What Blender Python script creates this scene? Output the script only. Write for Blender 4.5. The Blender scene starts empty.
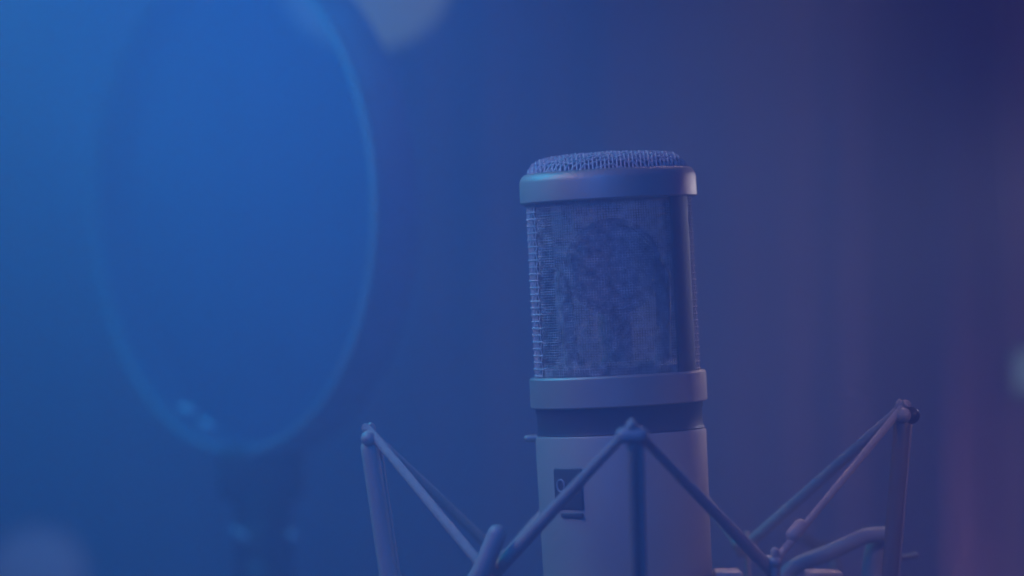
import bpy, bmesh, math, random
from mathutils import Vector, Matrix, noise

random.seed(7)
S = bpy.context.scene
COL = S.collection
R = math.radians

# ------------------------------------------------------------------ camera
FPX = 1024 * 120 / 36.0            # focal length in pixels
ZC = 1.20                          # height of the lens above the floor
cam = bpy.data.objects.new("camera", bpy.data.cameras.new("camera"))
COL.objects.link(cam)
cam.location = (0, 0, ZC)
cam.rotation_euler = (R(90), 0, 0)
cam.data.lens = 120
cam.data.sensor_width = 36
cam.data.clip_start = 0.02
cam.data.clip_end = 50
cam.data.dof.use_dof = True
cam.data.dof.focus_distance = 0.985
cam.data.dof.aperture_fstop = 4.6
S.camera = cam
S.view_settings.view_transform = 'Standard'
S.view_settings.look = 'None'
S.view_settings.exposure = 0
S.view_settings.gamma = 1
S.cycles.max_bounces = 6
S.cycles.volume_bounces = 1
S.cycles.use_denoising = True
S.cycles.sample_clamp_indirect = 2.0

# ------------------------------------------------------------------ world and lamps
W = bpy.data.worlds.new("World")
S.world = W
W.use_nodes = True
bg = W.node_tree.nodes["Background"]
bg.inputs[0].default_value = (0.07, 0.0, 1.0, 1)
bg.inputs[1].default_value = 0.38


def P(px, py, d):
    """Point of the place at distance d that the photograph shows at (px, py)."""
    return Vector(((px - 512) / FPX * d, d, ZC + (288 - py) / FPX * d))


def area(name, loc, target, size, power, color, size_y=None, spread=180):
    l = bpy.data.lights.new(name, 'AREA')
    l.energy = power
    l.color = color
    l.shape = 'RECTANGLE' if size_y else 'DISK'
    l.size = size
    if size_y:
        l.size_y = size_y
    l.spread = R(spread)
    o = bpy.data.objects.new(name, l)
    COL.objects.link(o)
    o.location = loc
    o.rotation_euler = (Vector(target) - Vector(loc)).to_track_quat('-Z', 'Y').to_euler()
    return o


# added blue light above the frame on the left, for the blue tint
area("blue_tint_light", (-0.22, 1.06, ZC + 0.19), (-0.12, 1.05, ZC - 0.05), 0.12, 1.05, (0.0, 0.476, 1.0), spread=140)
# added soft blue fill above the lens on the left
area("blue_fill", (-0.07, 0.74, ZC + 0.15), (-0.06, 0.86, ZC - 0.05), 0.10, 0.56, (0.0, 0.205, 1.0), spread=120)
# added blue backlight on the curtains behind the pop filter
area("blue_backlight", (-0.08, 1.36, ZC + 0.25), (-0.05, 1.45, ZC - 0.05), 0.14, 0.16, (0.0, 0.312, 1.0), spread=120)
# added round light behind the pop filter gauze, makes its blue glow
_l = bpy.data.lights.new("blue_glow_light", 'POINT')
_l.energy = 0.45
_l.color = (0.0, 0.40, 1.0)
_l.shadow_soft_size = 0.042
_o = bpy.data.objects.new("blue_glow_light", _l)
COL.objects.link(_o)
_o.location = P(165, 140, 1.46)
# added violet wash from the right, behind, for the violet tint
area("violet_tint_light", (0.62, 1.42, ZC + 0.14), (0.05, 1.0, ZC - 0.03), 0.25, 0.255, (1.0, 0.0, 0.431))
# soft key from the upper left, a rim from above and behind, and an added wash on the curtains
area("key_softbox", (-0.44, 0.80, ZC + 0.40), (0.035, 0.98, ZC - 0.04), 0.14, 0.178, (1.0, 0.596, 0.663), spread=50)
area("rim_softbox", (0.115, 1.20, ZC + 0.26), (0.056, 1.0, ZC - 0.06), 0.06, 0.03, (1.0, 0.733, 0.8), spread=26)
area("side_edge_light", (0.245, 1.25, ZC + 0.05), (0.056, 1.0, ZC + 0.0), 0.05, 0.017, (0.882, 0.853, 1.0), spread=34)  # added light that brightens the microphone's right edge
area("mount_fill_light", (0.42, 0.78, ZC + 0.14), (0.112, 1.0, ZC - 0.06), 0.06, 0.013, (1.0, 0.654, 0.808), spread=24)  # added light that lifts the right arm of the mount
area("curtain_wash", (0.33, 1.46, ZC - 0.32), (0.225, 1.66, ZC - 0.08), 0.12, 0.19, (1.0, 0.5, 0.605), spread=60)

# ------------------------------------------------------------------ settings of the added haze
HAZE_COLOR = (0.80, 0.86, 1.0)
HAZE_DENSITY = 1.0

# ------------------------------------------------------------------ materials


def mat(name, color, rough=0.5, metal=0.0, spec=0.5, var=0.0, vscale=40.0, bump=0.0, bscale=300.0, sheen=0.0,
        stretch=(1, 1, 1), rvar=0.0):
    m = bpy.data.materials.new(name)
    m.use_nodes = True
    nt = m.node_tree
    b = nt.nodes["Principled BSDF"]
    b.inputs["Base Color"].default_value = (*color, 1)
    b.inputs["Roughness"].default_value = rough
    b.inputs["Metallic"].default_value = metal
    b.inputs["Specular IOR Level"].default_value = spec
    b.inputs["Sheen Weight"].default_value = sheen
    tc = nt.nodes.new("ShaderNodeTexCoord")
    mp = nt.nodes.new("ShaderNodeMapping")
    mp.inputs["Scale"].default_value = stretch
    nt.links.new(tc.outputs["Object"], mp.inputs[0])
    if var > 0 or rvar > 0:
        n = nt.nodes.new("ShaderNodeTexNoise")
        n.inputs["Scale"].default_value = vscale
        n.inputs["Detail"].default_value = 5
        nt.links.new(mp.outputs[0], n.inputs["Vector"])
        if var > 0:
            rmp = nt.nodes.new("ShaderNodeMapRange")
            rmp.inputs[1].default_value = 0.3
            rmp.inputs[2].default_value = 0.7
            rmp.inputs[3].default_value = 1 - var
            rmp.inputs[4].default_value = 1 + var
            nt.links.new(n.outputs[0], rmp.inputs[0])
            mx = nt.nodes.new("ShaderNodeVectorMath")
            mx.operation = 'SCALE'
            mx.inputs[0].default_value = color
            nt.links.new(rmp.outputs[0], mx.inputs["Scale"])
            nt.links.new(mx.outputs[0], b.inputs["Base Color"])
        if rvar > 0:
            r2 = nt.nodes.new("ShaderNodeMapRange")
            r2.inputs[3].default_value = max(0.02, rough - rvar)
            r2.inputs[4].default_value = min(1.0, rough + rvar)
            nt.links.new(n.outputs[0], r2.inputs[0])
            nt.links.new(r2.outputs[0], b.inputs["Roughness"])
    if bump > 0:
        n2 = nt.nodes.new("ShaderNodeTexNoise")
        n2.inputs["Scale"].default_value = bscale
        n2.inputs["Detail"].default_value = 4
        nt.links.new(mp.outputs[0], n2.inputs["Vector"])
        bp = nt.nodes.new("ShaderNodeBump")
        bp.inputs["Strength"].default_value = bump
        bp.inputs["Distance"].default_value = 0.001
        nt.links.new(n2.outputs[0], bp.inputs["Height"])
        nt.links.new(bp.outputs[0], b.inputs["Normal"])
    return m


M_SATIN = mat("satin_nickel", (0.50, 0.42, 0.32), 0.52, 0.45, var=0.06, vscale=60, bump=0.12, bscale=2500, rvar=0.08)
M_BODY = mat("pale_grey_enamel", (0.46, 0.38, 0.29), 0.55, 0.2, var=0.05, vscale=50, bump=0.10, bscale=2200, rvar=0.08)
M_WIRE = mat("grille_wire", (0.44, 0.41, 0.37), 0.45, 0.4, var=0.85, vscale=420)  # strong random tone puts bright glints into the wire colour
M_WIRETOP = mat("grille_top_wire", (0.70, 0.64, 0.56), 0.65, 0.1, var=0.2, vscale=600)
M_INNER = mat("inner_gauze", (0.10, 0.10, 0.10), 0.7, 0.1, var=0.3, vscale=900, bump=0.3, bscale=3000)
M_POST = mat("dark_satin", (0.09, 0.085, 0.08), 0.6, 0.3, var=0.08, vscale=80, bump=0.1, bscale=2200)
M_CAPSULE = mat("capsule_metal", (0.38, 0.35, 0.32), 0.6, 0.1, var=0.3, vscale=220)
M_BLACK = mat("black_anodised", (0.05, 0.05, 0.055), 0.5, 0.0, spec=0.3, var=0.15, vscale=200)
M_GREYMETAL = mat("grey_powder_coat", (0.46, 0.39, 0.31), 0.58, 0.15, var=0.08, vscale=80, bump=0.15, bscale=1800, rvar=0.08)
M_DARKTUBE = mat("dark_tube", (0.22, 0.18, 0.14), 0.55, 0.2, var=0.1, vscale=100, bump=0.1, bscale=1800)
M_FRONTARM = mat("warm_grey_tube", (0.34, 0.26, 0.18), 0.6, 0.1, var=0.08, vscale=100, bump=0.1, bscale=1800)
M_CORD = mat("woven_elastic", (0.50, 0.40, 0.31), 0.75, 0.0, var=0.18, vscale=900, bump=0.5, bscale=2500, sheen=0.2)
M_WHITE = mat("white_print", (0.33, 0.32, 0.31), 0.5)
M_PLASTIC = mat("black_plastic", (0.02, 0.02, 0.025), 0.4, 0.0, var=0.15, vscale=120, bump=0.1, bscale=1200)
M_HOOP = mat("hoop_plastic", (0.34, 0.37, 0.44), 0.65, 0.0, var=0.15, vscale=100)
M_RIM = mat("grey_rim", (0.27, 0.28, 0.32), 0.6, var=0.1, vscale=90)
M_GLINT = mat("bright_glint", (0.75, 0.74, 0.74), 0.4, 0.4, var=0.03, vscale=300)  # pale colour of the beads that stand in for highlights
M_CURTAIN = mat("grey_curtain", (0.48, 0.45, 0.50), 0.9, sheen=0.2, var=0.12, vscale=9, bump=0.2, bscale=200)
M_WALL = mat("dark_wall", (0.045, 0.04, 0.055), 0.85, var=0.2, vscale=4, bump=0.2, bscale=120)
M_PINK = mat("pink_drape", (0.60, 0.47, 0.54), 0.85, sheen=0.2, var=0.12, vscale=12, bump=0.2, bscale=200)
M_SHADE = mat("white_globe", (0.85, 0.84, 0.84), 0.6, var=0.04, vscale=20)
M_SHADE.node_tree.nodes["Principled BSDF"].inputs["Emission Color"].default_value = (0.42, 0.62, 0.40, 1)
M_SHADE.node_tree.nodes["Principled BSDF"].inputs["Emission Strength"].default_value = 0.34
M_GLOW = mat("pale_glow_blob", (0.80, 0.72, 0.74), 0.6, var=0.04, vscale=25)
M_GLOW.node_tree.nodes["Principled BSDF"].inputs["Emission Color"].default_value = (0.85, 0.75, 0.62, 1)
M_GLOW.node_tree.nodes["Principled BSDF"].inputs["Emission Strength"].default_value = 0.10  # glow added to lighten the blob, not a known lamp
M_PLATE = mat("pale_panel", (0.66, 0.74, 0.70), 0.4, var=0.03, vscale=60)
M_PLATE.node_tree.nodes["Principled BSDF"].inputs["Emission Color"].default_value = (0.75, 1.0, 0.9, 1)
M_PLATE.node_tree.nodes["Principled BSDF"].inputs["Emission Strength"].default_value = 0.30
M_FLOOR = mat("dark_floor", (0.06, 0.055, 0.06), 0.6, var=0.25, vscale=6, bump=0.1, bscale=60)

# pop filter gauze: a thin see-through weave
M_GAUZE = bpy.data.materials.new("nylon_gauze")
M_GAUZE.use_nodes = True
_nt = M_GAUZE.node_tree
_b = _nt.nodes["Principled BSDF"]
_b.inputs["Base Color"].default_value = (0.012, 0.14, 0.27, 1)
_b.inputs["Roughness"].default_value = 0.8
_tc = _nt.nodes.new("ShaderNodeTexCoord")
_no = _nt.nodes.new("ShaderNodeTexNoise")
_no.inputs["Scale"].default_value = 25
_nt.links.new(_tc.outputs["Object"], _no.inputs["Vector"])
_mr = _nt.nodes.new("ShaderNodeMapRange")
_mr.inputs[3].default_value = 0.56
_mr.inputs[4].default_value = 0.70
_nt.links.new(_no.outputs[0], _mr.inputs[0])
_nt.links.new(_mr.outputs[0], _b.inputs["Alpha"])

# ------------------------------------------------------------------ mesh helpers


def tag(o, label=None, cat=None, group=None, kind=None):
    if label:
        o["label"] = label
    if cat:
        o["category"] = cat
    if group:
        o["group"] = group
    if kind:
        o["kind"] = kind
    return o


def thing(name, loc, label, cat, rot=(0, 0, 0), group=None):
    o = bpy.data.objects.new(name, None)
    COL.objects.link(o)
    o.empty_display_size = 0.02
    o.location = loc
    o.rotation_euler = rot
    return tag(o, label, cat, group)


def obj(name, bm, m, parent=None, origin=None, smooth=True):
    """Links bm as ONE mesh object; origin = world point its coordinates are measured from."""
    me = bpy.data.meshes.new(name)
    if origin is not None:
        bmesh.ops.translate(bm, verts=bm.verts, vec=-Vector(origin))
    bmesh.ops.recalc_face_normals(bm, faces=bm.faces)
    for f in bm.faces:
        f.smooth = smooth
    bm.to_mesh(me)
    bm.free()
    me.materials.append(m)
    if smooth:
        try:
            me.set_sharp_from_angle(angle=R(38))
        except Exception:
            pass
    o = bpy.data.objects.new(name, me)
    COL.objects.link(o)
    if parent:
        o.parent = parent
    return o


def lathe(bm, prof, n=96, closed=False):
    """Revolves (radius, z) pairs about z."""
    rings = []
    for r, z in prof:
        if r < 1e-7:
            rings.append([bm.verts.new((0, 0, z))])
        else:
            rings.append([bm.verts.new((r * math.cos(2 * math.pi * i / n), r * math.sin(2 * math.pi * i / n), z)) for i in range(n)])
    pairs = list(zip(rings, rings[1:]))
    if closed:
        pairs.append((rings[-1], rings[0]))
    for a, b in pairs:
        for i in range(n):
            j = (i + 1) % n
            if len(a) == 1 and len(b) == 1:
                continue
            if len(a) == 1:
                bm.faces.new((a[0], b[i], b[j]))
            elif len(b) == 1:
                bm.faces.new((a[i], a[j], b[0]))
            else:
                bm.faces.new((a[i], a[j], b[j], b[i]))
    return bm


def tube(bm, pts, rad, n=10, loop=False, caps=True):
    """A round tube through pts; rad is one radius or one per point."""
    pts = [Vector(p) for p in pts]
    k = len(pts)
    rads = rad if isinstance(rad, (list, tuple)) else [rad] * k
    rings = []
    up = None
    for i, p in enumerate(pts):
        if loop:
            t = pts[(i + 1) % k] - pts[i - 1]
        else:
            t = pts[min(i + 1, k - 1)] - pts[max(i - 1, 0)]
        t.normalize()
        if up is None:
            up = Vector((0, 0, 1)) if abs(t.z) < 0.9 else Vector((1, 0, 0))
        x = up - t * up.dot(t)
        if x.length < 1e-6:
            x = t.orthogonal()
        x.normalize()
        up = x
        y = t.cross(x)
        rings.append([bm.verts.new(p + (x * math.cos(2 * math.pi * a / n) + y * math.sin(2 * math.pi * a / n)) * rads[i]) for a in range(n)])
    for i in range(k if loop else k - 1):
        a, b = rings[i], rings[(i + 1) % k]
        for q in range(n):
            w = (q + 1) % n
            bm.faces.new((a[q], a[w], b[w], b[q]))
    if caps and not loop:
        bm.faces.new(rings[0])
        bm.faces.new(rings[-1])
    return bm


def smooth_path(pts, per=8, loop=False):
    """Catmull-Rom through pts (tuples of 3 or 4 numbers, the fourth being a radius)."""
    pts = [tuple(p) for p in pts]
    k = len(pts)
    out = []
    for i in range(k if loop else k - 1):
        g = (lambda q: pts[q % k]) if loop else (lambda q: pts[min(max(q, 0), k - 1)])
        p0, p1, p2, p3 = g(i - 1), g(i), g(i + 1), g(i + 2)
        for s in range(per):
            t = s / per
            out.append(tuple(0.5 * (2 * b + (c - a) * t + (2 * a - 5 * b + 4 * c - d) * t * t + (3 * b - a - 3 * c + d) * t ** 3)
                             for a, b, c, d in zip(p0, p1, p2, p3)))
    if not loop:
        out.append(pts[-1])
    return out


def rod(bm, pts, r, per=6, n=12):
    """A bent rod with rounded ends."""
    q = [Vector(p) for p in smooth_path(pts, per)]
    d0 = (q[0] - q[1]).normalized()
    d1 = (q[-1] - q[-2]).normalized()
    path, rads = [], []
    for s in (90, 65, 40, 20):
        path.append(q[0] + d0 * r * math.sin(R(s)))
        rads.append(max(r * math.cos(R(s)), r * 0.03))
    path += q
    rads += [r] * len(q)
    for s in (20, 40, 65, 90):
        path.append(q[-1] + d1 * r * math.sin(R(s)))
        rads.append(max(r * math.cos(R(s)), r * 0.03))
    return tube(bm, path, rads, n)


def box(bm, lo, hi, bevel=0.0, mtx=None):
    g = bmesh.ops.create_cube(bm, size=1)
    vs = g["verts"]
    for v in vs:
        v.co = Vector((lo[i] + (v.co[i] + 0.5) * (hi[i] - lo[i]) for i in range(3)))
    if bevel:
        es = list({e for v in vs for e in v.link_edges})
        r = bmesh.ops.bevel(bm, geom=es, offset=bevel, segments=3, affect='EDGES', profile=0.5)
        vs = list({v for v in vs if v.is_valid} | set(r["verts"]))
    if mtx:
        bmesh.ops.transform(bm, matrix=mtx, verts=vs)
    return bm


def ellipsoid(bm, c, rx, ry, rz, u=48, v=24):
    g = bmesh.ops.create_uvsphere(bm, u_segments=u, v_segments=v, radius=1)
    for w in g["verts"]:
        w.co = Vector((c[0] + w.co.x * rx, c[1] + w.co.y * ry, c[2] + w.co.z * rz))
    return bm


mm = 0.001

# ------------------------------------------------------------------ setting: floor and back wall
bm = bmesh.new()
box(bm, (-2.5, -0.8, -0.10), (2.5, 2.2, 0.0))
tag(obj("floor", bm, M_FLOOR, smooth=False), kind="structure")
bm = bmesh.new()
box(bm, (-2.5, 2.05, 0.0), (2.5, 2.17, 2.8))
tag(obj("wall", bm, M_WALL, smooth=False), kind="structure")


def drape(name, x0, x1, y, z0, z1, m, label, cat, folds, depth, flare=None, rod_r=0.012):
    """A pleated hanging cloth with a real thickness, under its rail."""
    t = thing(name, ((x0 + x1) / 2, y, z0), label, cat)
    bm = bmesh.new()
    nx, nz = folds * 14, 26
    rng = random.Random(name)
    ph = [rng.uniform(-0.9, 0.9) for _ in range(folds + 2)]
    front = []
    for k in range(nz + 1):
        v = k / nz
        row = []
        for i in range(nx + 1):
            u = i / nx
            w = 1.0 if flare is None else flare(v)
            x = (x0 + x1) / 2 + (u - 0.5) * (x1 - x0) * w
            f = u * folds
            a = ph[int(f)] * (1 - f % 1) + ph[int(f) + 1] * (f % 1)
            d = depth * (0.65 + 0.35 * math.sin(3.1 * f)) * math.sin(2 * math.pi * f + a + 0.3 * v) * (1.15 - 0.3 * v)
            row.append(bm.verts.new((x, y + d, z0 + v * (z1 - z0))))
        front.append(row)
    for k in range(nz):
        for i in range(nx):
            bm.faces.new((front[k][i], front[k][i + 1], front[k + 1][i + 1], front[k + 1][i]))
    bmesh.ops.solidify(bm, geom=bm.faces[:], thickness=0.003)
    obj("cloth", bm, m, t, t.location)
    bm = bmesh.new()
    rod(bm, [(x0 - 0.05, y, z1 + 0.012), ((x0 + x1) / 2, y, z1 + 0.012), (x1 + 0.05, y, z1 + 0.012)], rod_r)
    obj("curtain_rail", bm, M_GREYMETAL, t, t.location)
    return t


def X(px, d):
    return (px - 512) / FPX * d


drape("studio_curtain", X(-160, 1.75), X(862, 1.75), 1.75, 0.02, 2.2, M_CURTAIN,
      "wide grey pleated curtain hanging behind the microphone", "curtain", 17, 0.014)
drape("pink_curtain", X(938, 1.60), X(1002, 1.60), 1.60, 0.02, 2.2, M_PINK,
      "narrow pinkish drape hanging at the right behind the mount's tallest arm", "curtain", 3, 0.010,
      flare=lambda v: 1.15 - 0.9 * max(0.0, min(1.0, (v - 0.50) / 0.12)) * 0.5)

drape("dark_curtain", X(988, 1.78), X(1150, 1.78), 1.78, 0.02, 2.2, M_CURTAIN,
      "plain grey curtain at the far right edge, behind the pink drape", "curtain", 4, 0.012)

# ------------------------------------------------------------------ microphone
TILT = R(-2.97)
O = P(619.3, 409, 1.0)
mic = thing("studio_microphone", O, "large silver studio microphone with mesh grille and black band, held upright in the mount",
            "microphone", (0, TILT, 0))


def L(y_px):                       # height on the microphone's axis, from a picture row
    return (409 - y_px) * 0.293 * mm


RB, RG, RBODY = 25.9 * mm, 23.9 * mm, 25.1 * mm
# body
bm = bmesh.new()
lathe(bm, [(0, L(431)), (RBODY - 1.0 * mm, L(431)), (RBODY - 0.3 * mm, L(431.8)), (RBODY, L(434)), (RBODY * 0.985, L(560)),
           (RBODY * 0.97, L(760)), (RBODY * 0.93, L(775)), (RBODY * 0.55, L(800)), (RBODY * 0.42, L(806)), (RBODY * 0.42, L(850)), (0, L(850))], 128)
body = obj("body", bm, M_BODY, mic)
# connector at the bottom
bm = bmesh.new()
lathe(bm, [(0, L(851)), (9 * mm, L(851)), (9.5 * mm, L(855)), (9.5 * mm, L(960)), (8 * mm, L(966)), (3.4 * mm, L(980)), (3.2 * mm, L(1040)), (0, L(1040))], 48)
obj("connector", bm, M_BLACK, mic)
# black neck band between grille and body
bm = bmesh.new()
lathe(bm, [(0, L(403)), (24.5 * mm, L(403)), (24.5 * mm, L(409)), (24.2 * mm, L(411)), (24.2 * mm, L(428)), (24.6 * mm, L(430.6)), (0, L(430.6))], 128)
obj("neck_band", bm, M_BLACK, mic)
# lower and upper grille rings
bm = bmesh.new()
lathe(bm, [(RB - 3 * mm, L(373.5)), (RB - 0.5 * mm, L(373.5)), (RB, L(375.5)), (RB, L(403)), (RB - 0.5 * mm, L(404.5)), (RB - 3 * mm, L(404.5))], 128, True)
obj("lower_ring", bm, M_SATIN, mic)
bm = bmesh.new()
lathe(bm, [(RB - 3.4 * mm, L(171)), (RB - 2.6 * mm, L(170.3)), (RB - 1.5 * mm, L(171)), (RB - 0.9 * mm, L(173)), (RB - 0.2 * mm, L(177)), (RB, L(180)),
           (RB, L(199)), (RB - 0.5 * mm, L(200.5)), (RB - 3.4 * mm, L(200.5))], 128, True)
obj("upper_ring", bm, M_SATIN, mic)

# woven wire grille
z0, z1 = L(375), L(199)
bm = bmesh.new()
NV, NH = 150, 52
W0, W1 = R(-154), R(-34)            # the front window of finer wire


def in_window(an):
    an = (an + math.pi) % (2 * math.pi) - math.pi
    return W0 < an < W1


def wires(bm, nv, nh, rw, amp, keep):
    for a in range(nv):
        an = 2 * math.pi * a / nv
        if not keep(an):
            continue
        pts = []
        for k in range(nh * 2 + 1):
            z = z0 + (z1 - z0) * k / (nh * 2)
            r = RG + (amp * math.cos(math.pi * (k // 2 + a)) if k % 2 else 0)
            wob = 0.006 * noise.noise(Vector((an * 5, z * 250, 4.0)))
            pts.append((r * math.cos(an + wob), r * math.sin(an + wob), z))
        tube(bm, pts, rw * (0.75 + 0.5 * random.random()), 5, caps=False)
    for k in range(nh):
        z = z0 + (z1 - z0) * (k + 0.5) / nh
        pts, run = [], []
        for a in range(nv * 2 + 1):
            an = 2 * math.pi * a / (nv * 2) + R(90)
            if not keep(an):
                if len(pts) > 2:
                    run.append(pts)
                pts = []
                continue
            sgn = 0.0 if a % 2 else (amp * (1 if (a // 2 + k) % 2 else -1))
            pts.append(((RG + sgn) * math.cos(an), (RG + sgn) * math.sin(an), z + 0.16 * mm * noise.noise(Vector((an * 6, k * 3.1, 0)))))
        if len(pts) > 2:
            run.append(pts)
        for pts in run:
            tube(bm, pts, rw * (0.75 + 0.5 * random.random()), 5, caps=False)


wires(bm, 188, 70, 0.125 * mm, 0.11 * mm, in_window)
grille = obj("grille", bm, M_WIRE, mic)
bm = bmesh.new()
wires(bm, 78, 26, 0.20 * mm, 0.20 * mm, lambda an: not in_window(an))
for k in range(26):                 # added beads, bright dots of edge light at the wire crossings
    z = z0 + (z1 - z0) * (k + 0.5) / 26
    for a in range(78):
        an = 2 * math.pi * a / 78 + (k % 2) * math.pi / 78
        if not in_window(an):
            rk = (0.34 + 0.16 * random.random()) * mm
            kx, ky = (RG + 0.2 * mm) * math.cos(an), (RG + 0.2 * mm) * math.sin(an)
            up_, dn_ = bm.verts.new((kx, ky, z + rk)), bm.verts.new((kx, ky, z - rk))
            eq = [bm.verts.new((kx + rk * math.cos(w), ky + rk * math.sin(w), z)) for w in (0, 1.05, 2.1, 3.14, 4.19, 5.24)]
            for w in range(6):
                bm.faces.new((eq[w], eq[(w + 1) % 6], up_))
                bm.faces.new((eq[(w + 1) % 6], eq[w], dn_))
obj("side_grille", bm, M_WIRETOP, mic)  # paler than the front wire: edge light put into the colour
# capsule and its cradle inside the grille
bm = bmesh.new()
cz = (z0 + z1) / 2 + 4 * mm
g_ = Matrix.Translation((0, -9 * mm, cz + 2 * mm)) @ Matrix.Rotation(R(90), 4, 'X')
b2 = bmesh.new()
lathe(b2, [(0, -3.5 * mm), (12.0 * mm, -3.5 * mm), (14.0 * mm, -3.0 * mm), (14.0 * mm, 3.0 * mm), (12.4 * mm, 3.5 * mm), (12.0 * mm, 2.6 * mm), (0, 2.6 * mm)], 64)
bmesh.ops.transform(b2, matrix=g_, verts=b2.verts)
cap = obj("capsule", b2, M_CAPSULE, mic)
tube(bm, [(0, 2 * mm, z0), (0, 2 * mm, cz - 10 * mm)], 5 * mm, 24)
for sx in (-1, 1):
    rod(bm, [(sx * 12 * mm, -9 * mm, z0), (sx * 13.5 * mm, -9 * mm, z0 + 9 * mm), (sx * 14.5 * mm, -8 * mm, cz)], 2.2 * mm)
lathe(bm, [(0, z0), (RG - 2.5 * mm, z0), (RG - 2.5 * mm, z0 + 2.5 * mm), (RG - 6 * mm, z0 + 4 * mm), (0, z0 + 4 * mm)], 64)
obj("capsule_post", bm, M_CAPSULE, mic)
# smooth frame posts round the mesh
for mid in (-33.5, 33.5, 146.5):
    bm = bmesh.new()
    prof = []
    n = 14
    lo, hi = [], []
    for i in range(n + 1):
        an = R(mid - 11 + 22 * i / n)
        e = 0.0 if 0 < i < n else 0.35 * mm
        q = []
        for rr, zz in ((RG - 0.3 * mm, z0), (RG + 0.75 * mm - e, z0), (RG + 0.75 * mm - e, z1), (RG - 0.3 * mm, z1)):
            q.append(bm.verts.new((rr * math.cos(an), rr * math.sin(an), zz)))
        if lo:
            for w in range(4):
                bm.faces.new((lo[w], lo[(w + 1) % 4], q[(w + 1) % 4], q[w]))
        else:
            bm.faces.new(q)
        lo = q
    bm.faces.new(lo)
    obj("frame_post", bm, M_POST, mic)

# domed top of woven wire
DR = 23.6 * mm
dome_prof = [(0.0, 5.3), (0.45, 5.2), (0.70, 4.8), (0.84, 4.1), (0.92, 3.1), (0.97, 1.8), (1.0, -0.5)]


def dome_z(r):
    u = min(r / DR, 1.0)
    for (a, za), (b, zb) in zip(dome_prof, dome_prof[1:]):
        if u <= b:
            t = (u - a) / (b - a)
            return L(172) + (za + (zb - za) * t) * mm
    return L(172) - 0.5 * mm


bm = bmesh.new()
step = 1.15 * mm
cnt = int(DR / step)
for axis in (0, 1):
    for i in range(-cnt, cnt + 1):
        c = i * step
        h = math.sqrt(max(DR * DR - c * c, 0))
        if h < 2 * mm:
            continue
        k = max(6, int(2 * h / step) * 2)
        pts = []
        for j in range(k + 1):
            s = -h + 2 * h * j / k
            r = math.hypot(c, s)
            z = dome_z(r) + 0.22 * mm * math.cos(math.pi * (s / step) + math.pi * (i + axis)) + 0.55 * mm * noise.noise(Vector((c * 480, s * 480, axis * 2.0)))
            pts.append((c, s, z) if axis == 0 else (s, c, z))
        tube(bm, pts, 0.30 * mm, 5, caps=False)
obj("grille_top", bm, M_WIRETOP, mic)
bm = bmesh.new()
lathe(bm, [(0, L(172) + 4.2 * mm)] + [(u * DR * 0.97, L(172) + (z - 1.1) * mm) for u, z in dome_prof[1:]] + [(0, L(172) - 1.6 * mm)], 64)
obj("inner_dome", bm, M_INNER, mic)

# recessed switch with its ring-shaped symbol, on the front left of the body
AZ = R(-90) - math.asin((619.3 + 8 - 571) * 0.293 / 25.0)
Rz = Matrix.Rotation(AZ, 4, 'Z')
bm = bmesh.new()
zc = L(482.5)
box(bm, (RBODY - 2.2 * mm, -5.2 * mm, zc - 6.0 * mm), (RBODY + 0.10 * mm, 5.2 * mm, zc + 6.0 * mm), 0.5 * mm, Rz)
rec = obj("switch_recess", bm, M_POST, mic)
bm = bmesh.new()
q = []
for i in range(40):
    a = 2 * math.pi * i / 40
    q.append(Rz @ Vector((RBODY + 0.14 * mm, -2.4 * mm + 1.35 * mm * math.cos(a), zc + 0.9 * mm + 1.75 * mm * math.sin(a))))
tube(bm, q, 0.34 * mm, 8, loop=True)
obj("ring_symbol", bm, M_WHITE, rec)
bm = bmesh.new()
box(bm, (RBODY - 0.6 * mm, -3.0 * mm, zc - 8.2 * mm), (RBODY + 0.35 * mm, 5.0 * mm, zc - 6.9 * mm), 0.3 * mm, Rz)
obj("switch_slider", bm, M_POST, rec)
# small latch pin sticking out at the left of the body's top edge
bm = bmesh.new()
rod(bm, [(-RBODY - 2.2 * mm, -2 * mm, L(433.5)), (-RBODY + 0.5 * mm, -2 * mm, L(433.5)), (-RBODY + 3 * mm, -2 * mm, L(433.5))], 1.1 * mm, 3)
obj("latch_pin", bm, M_SATIN, mic)

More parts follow.
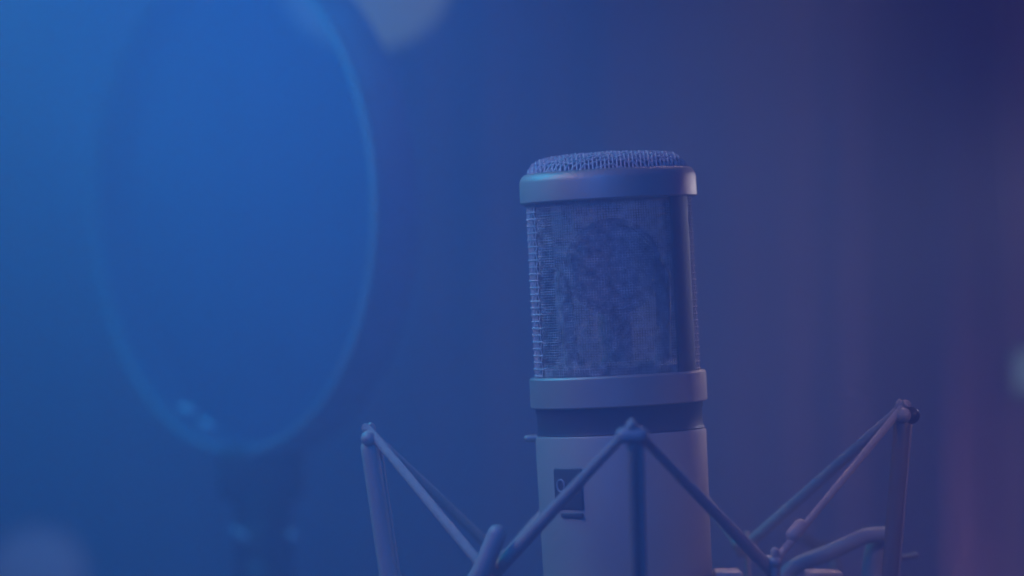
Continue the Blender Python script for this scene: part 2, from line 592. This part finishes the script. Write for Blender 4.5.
# ------------------------------------------------------------------ shock mount
MC = P(632, 640, 1.0)
mount = thing("shock_mount", MC, "grey shock mount with four upright arms and zigzag elastic cords around the microphone", "microphone mount")
DF, DB = 0.922, 1.078
TIP = {
    "left": P(368, 433, 1.0), "right": P(903, 410, 1.0),
    "front": P(632, 430, DF), "back": P(640, 412, DB)}
FOOT = {
    "left": P(400, 652, 1.0), "right": P(885, 632, 1.0),
    "front": P(638, 665, DF + 0.012), "back": P(636, 622, DB - 0.012)}
ARM_R = {"left": 2.8 * mm, "right": 2.4 * mm, "front": 1.4 * mm, "back": 3.0 * mm}
for k in ("left", "right", "front", "back"):
    tip, foot = TIP[k], FOOT[k]
    d = (foot - tip).normalized()
    top = tip + d * 4.5 * mm
    bm = bmesh.new()
    rod(bm, [top, top.lerp(foot, 0.3), top.lerp(foot, 0.7), foot], ARM_R[k])
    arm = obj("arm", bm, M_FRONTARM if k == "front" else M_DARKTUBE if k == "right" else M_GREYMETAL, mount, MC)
    # round holder on the tip with a pin through it
    side = Vector((0, 1, 0)) if k in ("left", "right") else Vector((1, 0, 0))
    bm = bmesh.new()
    rod(bm, [tip - side * 2.2 * mm + d * 1.5 * mm, tip + d * 1.5 * mm, tip + side * 2.2 * mm + d * 1.5 * mm], 2.3 * mm, 3)
    obj("arm_tip", bm, M_GREYMETAL, arm, MC)
    bm = bmesh.new()
    out = (tip - Vector((MC.x, 1.0, tip.z)))
    out.z = 0
    out.normalize()
    rod(bm, [tip + d * 3.5 * mm - out * 1.2 * mm, tip - d * 1.2 * mm - out * 1.6 * mm, tip - d * 2.4 * mm - out * 1.2 * mm], 0.8 * mm, 4)
    obj("cord_pin", bm, M_SATIN, arm, MC)
    if k != "back":
        bm = bmesh.new()
        e = Vector((ARM_R[k] + (0.9 if k == "front" else 0.15) * mm, 0, 0))
        rod(bm, [top + e, top.lerp(foot, 0.5) + e, foot + e], (0.9 if k == "front" else 0.55) * mm)
        obj("arm_rail", bm, M_SATIN, arm, MC)
    if k != "right":
        continue
    bm = bmesh.new()
    rod(bm, [tip + d * 1.2 * mm + out * 1.0 * mm, tip + d * 1.6 * mm + out * 2.6 * mm], 2.5 * mm, 3)
    obj("tip_bush", bm, M_PLASTIC, arm, MC)

# lower ring that carries the arms
bm = bmesh.new()
ring = []
fl, fr, ff, fb = (FOOT[k] for k in ("left", "right", "front", "back"))
cx = (fl + fr) / 2
for i in range(72):
    a = 2 * math.pi * i / 72
    ex = (fr - fl) / 2
    ey = (fb - ff) / 2
    ring.append(cx + ex * math.cos(a) + ey * math.sin(a))
tube(bm, ring, 3.4 * mm, 12, loop=True)
obj("outer_ring", bm, M_GREYMETAL, mount, MC)

# inner cradle round the body, with four hooks
CR = Matrix.Translation(O) @ Matrix.Rotation(TILT, 4, 'Y')
bm = bmesh.new()
zt = L(582)
lathe(bm, [(RBODY + 0.3 * mm, zt), (RBODY + 8 * mm, zt), (RBODY + 8.6 * mm, zt - 0.6 * mm), (RBODY + 8.6 * mm, zt - 4 * mm), (RBODY + 7.5 * mm, zt - 4.8 * mm),
           (RBODY + 3 * mm, zt - 5 * mm), (RBODY + 2.4 * mm, zt - 34 * mm), (RBODY + 0.3 * mm, zt - 34 * mm)], 96, True)
bmesh.ops.transform(bm, matrix=CR, verts=bm.verts)
obj("cradle", bm, M_GREYMETAL, mount, MC)
HOOK = {
    "fl": P(494, 562, 0.962), "fr": P(769, 562, 0.962),
    "bl": P(497, 556, 1.036), "br": P(742, 544, 1.036)}
for k, h in HOOK.items():
    zl = -58 * mm
    base = CR @ Vector((0, 0, zl))
    inn = Vector((base.x, base.y, 0))
    rad = Vector((h.x - base.x, h.y - base.y, 0))
    u = rad.normalized()
    root = base + u * (RBODY + 2 * mm)
    bm = bmesh.new()
    elbow = Vector((h.x, h.y, base.z)) + u * 3 * mm
    if k == "fl":
        top = P(497, 534, 0.955)
        rod(bm, [root, root.lerp(elbow, 0.6), P(476, 592, 0.957), P(484, 566, 0.955), top], 2.75 * mm)
    else:
        top = h + Vector((0, 0, 3.0 * mm)) + u * 2.2 * mm
        rod(bm, [root, root.lerp(elbow, 0.6), elbow, elbow.lerp(top, 0.5), top], 0.95 * mm if k == "br" else 1.3 * mm)
    hk = obj("cradle_hook", bm, M_GREYMETAL, mount, MC)
    bm = bmesh.new()
    c = h + u * 0.3 * mm
    rod(bm, [c - u * 1.6 * mm, c + u * 2.0 * mm], 2.4 * mm if k == "br" else 2.0 * mm, 3)
    obj("hook_bush", bm, M_GREYMETAL if k != "br" else M_SATIN, hk, MC)

# the elastic cord, one loop up over the tips and down under the hooks
order = ["left", "fl", "front", "fr", "right", "br", "back", "bl"]
path = []
for i, k in enumerate(order):
    p = TIP.get(k) or HOOK.get(k)
    prv = TIP.get(order[i - 1]) or HOOK.get(order[i - 1])
    nxt_k = order[(i + 1) % 8]
    nxt = TIP.get(nxt_k) or HOOK.get(nxt_k)
    a = (prv - p).normalized()
    b = (nxt - p).normalized()
    if k in TIP:
        p = p + Vector((0, 0, 0.8 * mm))
        rr = 1.3 * mm
    else:
        p = p - Vector((0, 0, 1.6 * mm))
        rr = 1.5 * mm if k in ("fl", "fr") else 1.5 * mm
    if k == "fl":
        path += [tuple(P(478, 561, 0.966)) + (1.5 * mm,), tuple(P(492, 574, 0.962)) + (1.8 * mm,), tuple(P(510, 556, 0.958)) + (2.0 * mm,)]
        continue
    if k == "bl":
        path += [tuple(P(530, 528, 1.036)) + (1.4 * mm,), tuple(P(500, 560, 1.036)) + (1.6 * mm,), tuple(P(486, 543, 1.034)) + (1.6 * mm,)]
        continue
    ra, rb = {"fr": (1.9 * mm, 1.15 * mm), "right": (1.15 * mm, 1.5 * mm), "br": (1.8 * mm, 1.3 * mm)}.get(k, (rr, rr))
    path += [tuple(p + a * 5 * mm) + (ra,), tuple(p) + ((ra + rb) / 2,), tuple(p + b * 5 * mm) + (rb,)]
sp = smooth_path(path, 10, True)
bm = bmesh.new()
tube(bm, [q[:3] for q in sp], [q[3] for q in sp], 12, loop=True)
obj("elastic_cord", bm, M_CORD, mount, MC)
# a crimp on the cord
bm = bmesh.new()
ca, cb = TIP["right"], HOOK["fr"]
c0 = ca.lerp(cb, 0.80)
d = (cb - ca).normalized()
rod(bm, [c0 - d * 2 * mm, c0 + d * 2 * mm], 2.1 * mm, 3)
obj("cord_crimp", bm, M_GREYMETAL, mount, MC)

# bent yoke at the right that carries the cradle ring on the stand
bm = bmesh.new()
rod(bm, [P(770, 600, 1.02), P(783, 580, 1.02), P(796, 566, 1.02), P(830, 552, 1.02), P(860, 538, 1.02), P(874, 535, 1.02), P(890, 535, 1.02)], 2.5 * mm)
yoke = obj("yoke", bm, M_GREYMETAL, mount, MC)
bm = bmesh.new()
rod(bm, [P(882, 540, 1.025), P(875, 552, 1.025), P(872, 580, 1.025), P(872, 634, 1.02)], 3.2 * mm)
obj("yoke_leg", bm, M_GREYMETAL, yoke, MC)
bm = bmesh.new()
rod(bm, [P(890, 557, 1.03), P(905, 557, 1.03), P(916, 555, 1.03)], 1.0 * mm)
obj("yoke_pin", bm, M_GREYMETAL, yoke, MC)
bm = bmesh.new()
rod(bm, [P(801, 536, 1.09), P(815, 545, 1.09), P(834, 556, 1.09), P(840, 640, 1.08)], 1.9 * mm)
obj("rear_stay", bm, M_DARKTUBE, mount, MC)
bm = bmesh.new()
box(bm, (P(806, 570, .99).x, 0.985, P(806, 590, .99).z), (P(842, 570, .99).x, 0.999, P(806, 571, .99).z), 0.8 * mm)
obj("clamp_block", bm, M_GREYMETAL, mount, MC)
bm = bmesh.new()
box(bm, (P(714, 570, 1.0).x, 0.99, P(714, 592, 1.0).z), (P(741, 570, 1.0).x, 1.006, P(714, 569.5, 1.0).z), 0.8 * mm)
obj("clamp_block", bm, M_GREYMETAL, mount, MC)
# socket under the lower ring
bm = bmesh.new()
cr = (fl + fr) / 2
tube(bm, [cr + (fl - cr) * 0.98, cr + Vector((0, 0, -0.02)), cr + (fr - cr) * 0.98], 3.0 * mm, 10)
tube(bm, [cr + Vector((0, 0, -0.012)), cr + Vector((0, 0, -0.07))], 9 * mm, 20)
obj("socket", bm, M_GREYMETAL, mount, MC)

# stand pole under the mount
st = thing("microphone_stand", (cr.x, cr.y, 0), "dark upright microphone stand under the shock mount", "stand")
bm = bmesh.new()
lathe(bm, [(0, 0), (0.13, 0), (0.13, 0.012), (0.12, 0.02), (0.02, 0.028), (0, 0.028)], 64)
obj("base", bm, M_BLACK, st)
bm = bmesh.new()
tube(bm, [(0, 0, 0.028), (0, 0, cr.z - 0.06)], 8 * mm, 20)
obj("pole", bm, M_DARKTUBE, st)

# ------------------------------------------------------------------ pop filter, behind on the left
DP = 1.21
PC = P(229, 206, DP)
pop = thing("pop_filter", PC, "large round pop filter with dark hoop and blue gauze, left of the microphone", "pop filter")
mpp = DP / FPX
HR = 252 * mpp                      # hoop radius
YAW = math.acos(0.635)
depth = 34 * mpp / math.sin(YAW)
Rp = Matrix.Translation(PC) @ Matrix.Rotation(R(-2.5), 4, 'Y') @ Matrix.Rotation(-YAW, 4, 'Z') @ Matrix.Rotation(R(90), 4, 'X')


def in_pop(bm):
    bmesh.ops.transform(bm, matrix=Rp, verts=bm.verts)
    return bm


# local z of the hoop runs along its axis; the front face is at z = 0
bm = bmesh.new()
t = 9 * mpp
lathe(bm, [(HR - t, -depth), (HR - t * .5, -depth - t * .3), (HR, -depth), (HR + t * .25, -depth * .5), (HR, 0), (HR - t * .5, t * .3), (HR - t, 0)], 128, True)
hoop = obj("hoop", in_pop(bm), M_HOOP, pop, PC)
bm = bmesh.new()
tube(bm, [((HR - t * .55) * math.cos(2 * math.pi * i / 96), (HR - t * .55) * math.sin(2 * math.pi * i / 96), t * .25) for i in range(96)], t * .62, 10, loop=True)
obj("front_rim", in_pop(bm), M_RIM, hoop, PC)
bm = bmesh.new()
lathe(bm, [(0, -t * .2)] + [((HR - t * .9) * i / 16, -t * .2) for i in range(1, 17)], 96)
for v in bm.verts:
    v.co.z += 0.0012 * noise.noise(v.co * 30) * (1 - (math.hypot(v.co.x, v.co.y) / HR) ** 4)
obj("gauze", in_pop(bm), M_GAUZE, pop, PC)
# two pale beads stand in for glints on the rim at lower left
for (px, py) in ((188, 410), (208, 425)):
    bm = bmesh.new()
    c = P(px, py, DP - 0.012)
    ellipsoid(bm, (0, 0, 0), 3.3 * mm, 1.4 * mm, 1.5 * mm, 20, 12)
    bmesh.ops.transform(bm, matrix=Matrix.Translation(c) @ Matrix.Rotation(R(24), 4, "Y"), verts=bm.verts)
    obj("rim_glint", bm, M_GLINT, hoop, PC)
# neck, clamp and gooseneck under the hoop
bm = bmesh.new()
c = P(262, 470, DP)
box(bm, (-42 * mpp, -9 * mm, -30 * mpp), (42 * mpp, 9 * mm, 24 * mpp), 3 * mm, Matrix.Translation(c))
obj("neck_block", bm, M_PLASTIC, pop, PC)
bm = bmesh.new()
pts = [P(264, 490, DP), P(264, 540, DP), P(265, 600, DP), P(275, 760, DP + .02), P(330, 1000, DP + .06), P(420, 1300, DP + .1), P(440, 1700, DP + .1)]
sp = smooth_path([tuple(p) for p in pts], 40)
tube(bm, sp, [30 * mpp * (1 + 0.04 * math.cos(i * 1.9)) for i in range(len(sp))], 20)
obj("gooseneck", bm, M_PLASTIC, pop, PC)
for (px, py) in ((236, 531), (244, 537), (292, 535)):  # small pale beads in place of highlights on the gooseneck
    bm = bmesh.new()
    ellipsoid(bm, P(px, py, DP - 0.013), 1.5 * mm, 1.2 * mm, 1.6 * mm, 16, 10)
    obj("clamp_glint", bm, M_GLINT, pop, PC)

# ------------------------------------------------------------------ soft things far behind
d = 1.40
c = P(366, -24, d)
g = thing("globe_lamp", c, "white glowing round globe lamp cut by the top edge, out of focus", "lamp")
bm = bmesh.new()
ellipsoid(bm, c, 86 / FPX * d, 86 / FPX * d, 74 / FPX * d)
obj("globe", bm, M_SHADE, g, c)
bm = bmesh.new()
tube(bm, [c + Vector((0, 0, 0.027)), c + Vector((0, 0, 0.6))], 3 * mm, 10)
obj("cord", bm, M_PLASTIC, g, c)

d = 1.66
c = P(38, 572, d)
g = thing("glow_blob", (c.x, c.y, 0), "pale mauve round blob with an added glow at the lower left corner, out of focus", "lamp")  # stands in for a pale blob; glow, post and base are added
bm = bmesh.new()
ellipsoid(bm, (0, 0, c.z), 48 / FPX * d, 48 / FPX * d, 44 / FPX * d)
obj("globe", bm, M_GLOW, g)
bm = bmesh.new()
tube(bm, [(0, 0, 0.02), (0, 0, c.z - 0.02)], 0.008, 16)
obj("post", bm, M_DARKTUBE, g)
bm = bmesh.new()
lathe(bm, [(0, 0), (0.12, 0), (0.11, 0.02), (0, 0.03)], 48)
obj("base", bm, M_BLACK, g)

c = P(1030, 372, 1.45)
g = thing("panel_light", c, "small pale lit panel cut by the right edge, beside the pink drape", "panel")
bm = bmesh.new()
box(bm, (c.x - .005, c.y, c.z - .009), (c.x + .02, c.y + .008, c.z + .009), 1.5 * mm)
obj("lit_face", bm, M_PLATE, g, c)
bm = bmesh.new()
box(bm, (c.x - .006, c.y + .0085, c.z - .011), (c.x + .022, c.y + .02, c.z + .011), 1.5 * mm)
obj("housing", bm, M_PLASTIC, g, c)
bm = bmesh.new()
tube(bm, [c + Vector((.008, .014, -.011)), c + Vector((.008, .014, 0.01 - c.z))], 4 * mm, 12)
obj("post", bm, M_DARKTUBE, g, c)

# ------------------------------------------------------------------ added haze, a veil that lifts the darks and carries the tint
m = bpy.data.materials.new("haze")
m.use_nodes = True
nt = m.node_tree
nt.nodes.clear()
o_ = nt.nodes.new("ShaderNodeOutputMaterial")
v_ = nt.nodes.new("ShaderNodeVolumePrincipled")
v_.inputs["Color"].default_value = (*HAZE_COLOR, 1)
v_.inputs["Density"].default_value = HAZE_DENSITY
v_.inputs["Anisotropy"].default_value = 0.0
nt.links.new(v_.outputs[0], o_.inputs["Volume"])
bm = bmesh.new()
box(bm, (-2.8, -1.0, -1.0), (2.8, 3.1, 3.1))
tag(obj("haze", bm, m, smooth=False), kind="stuff")
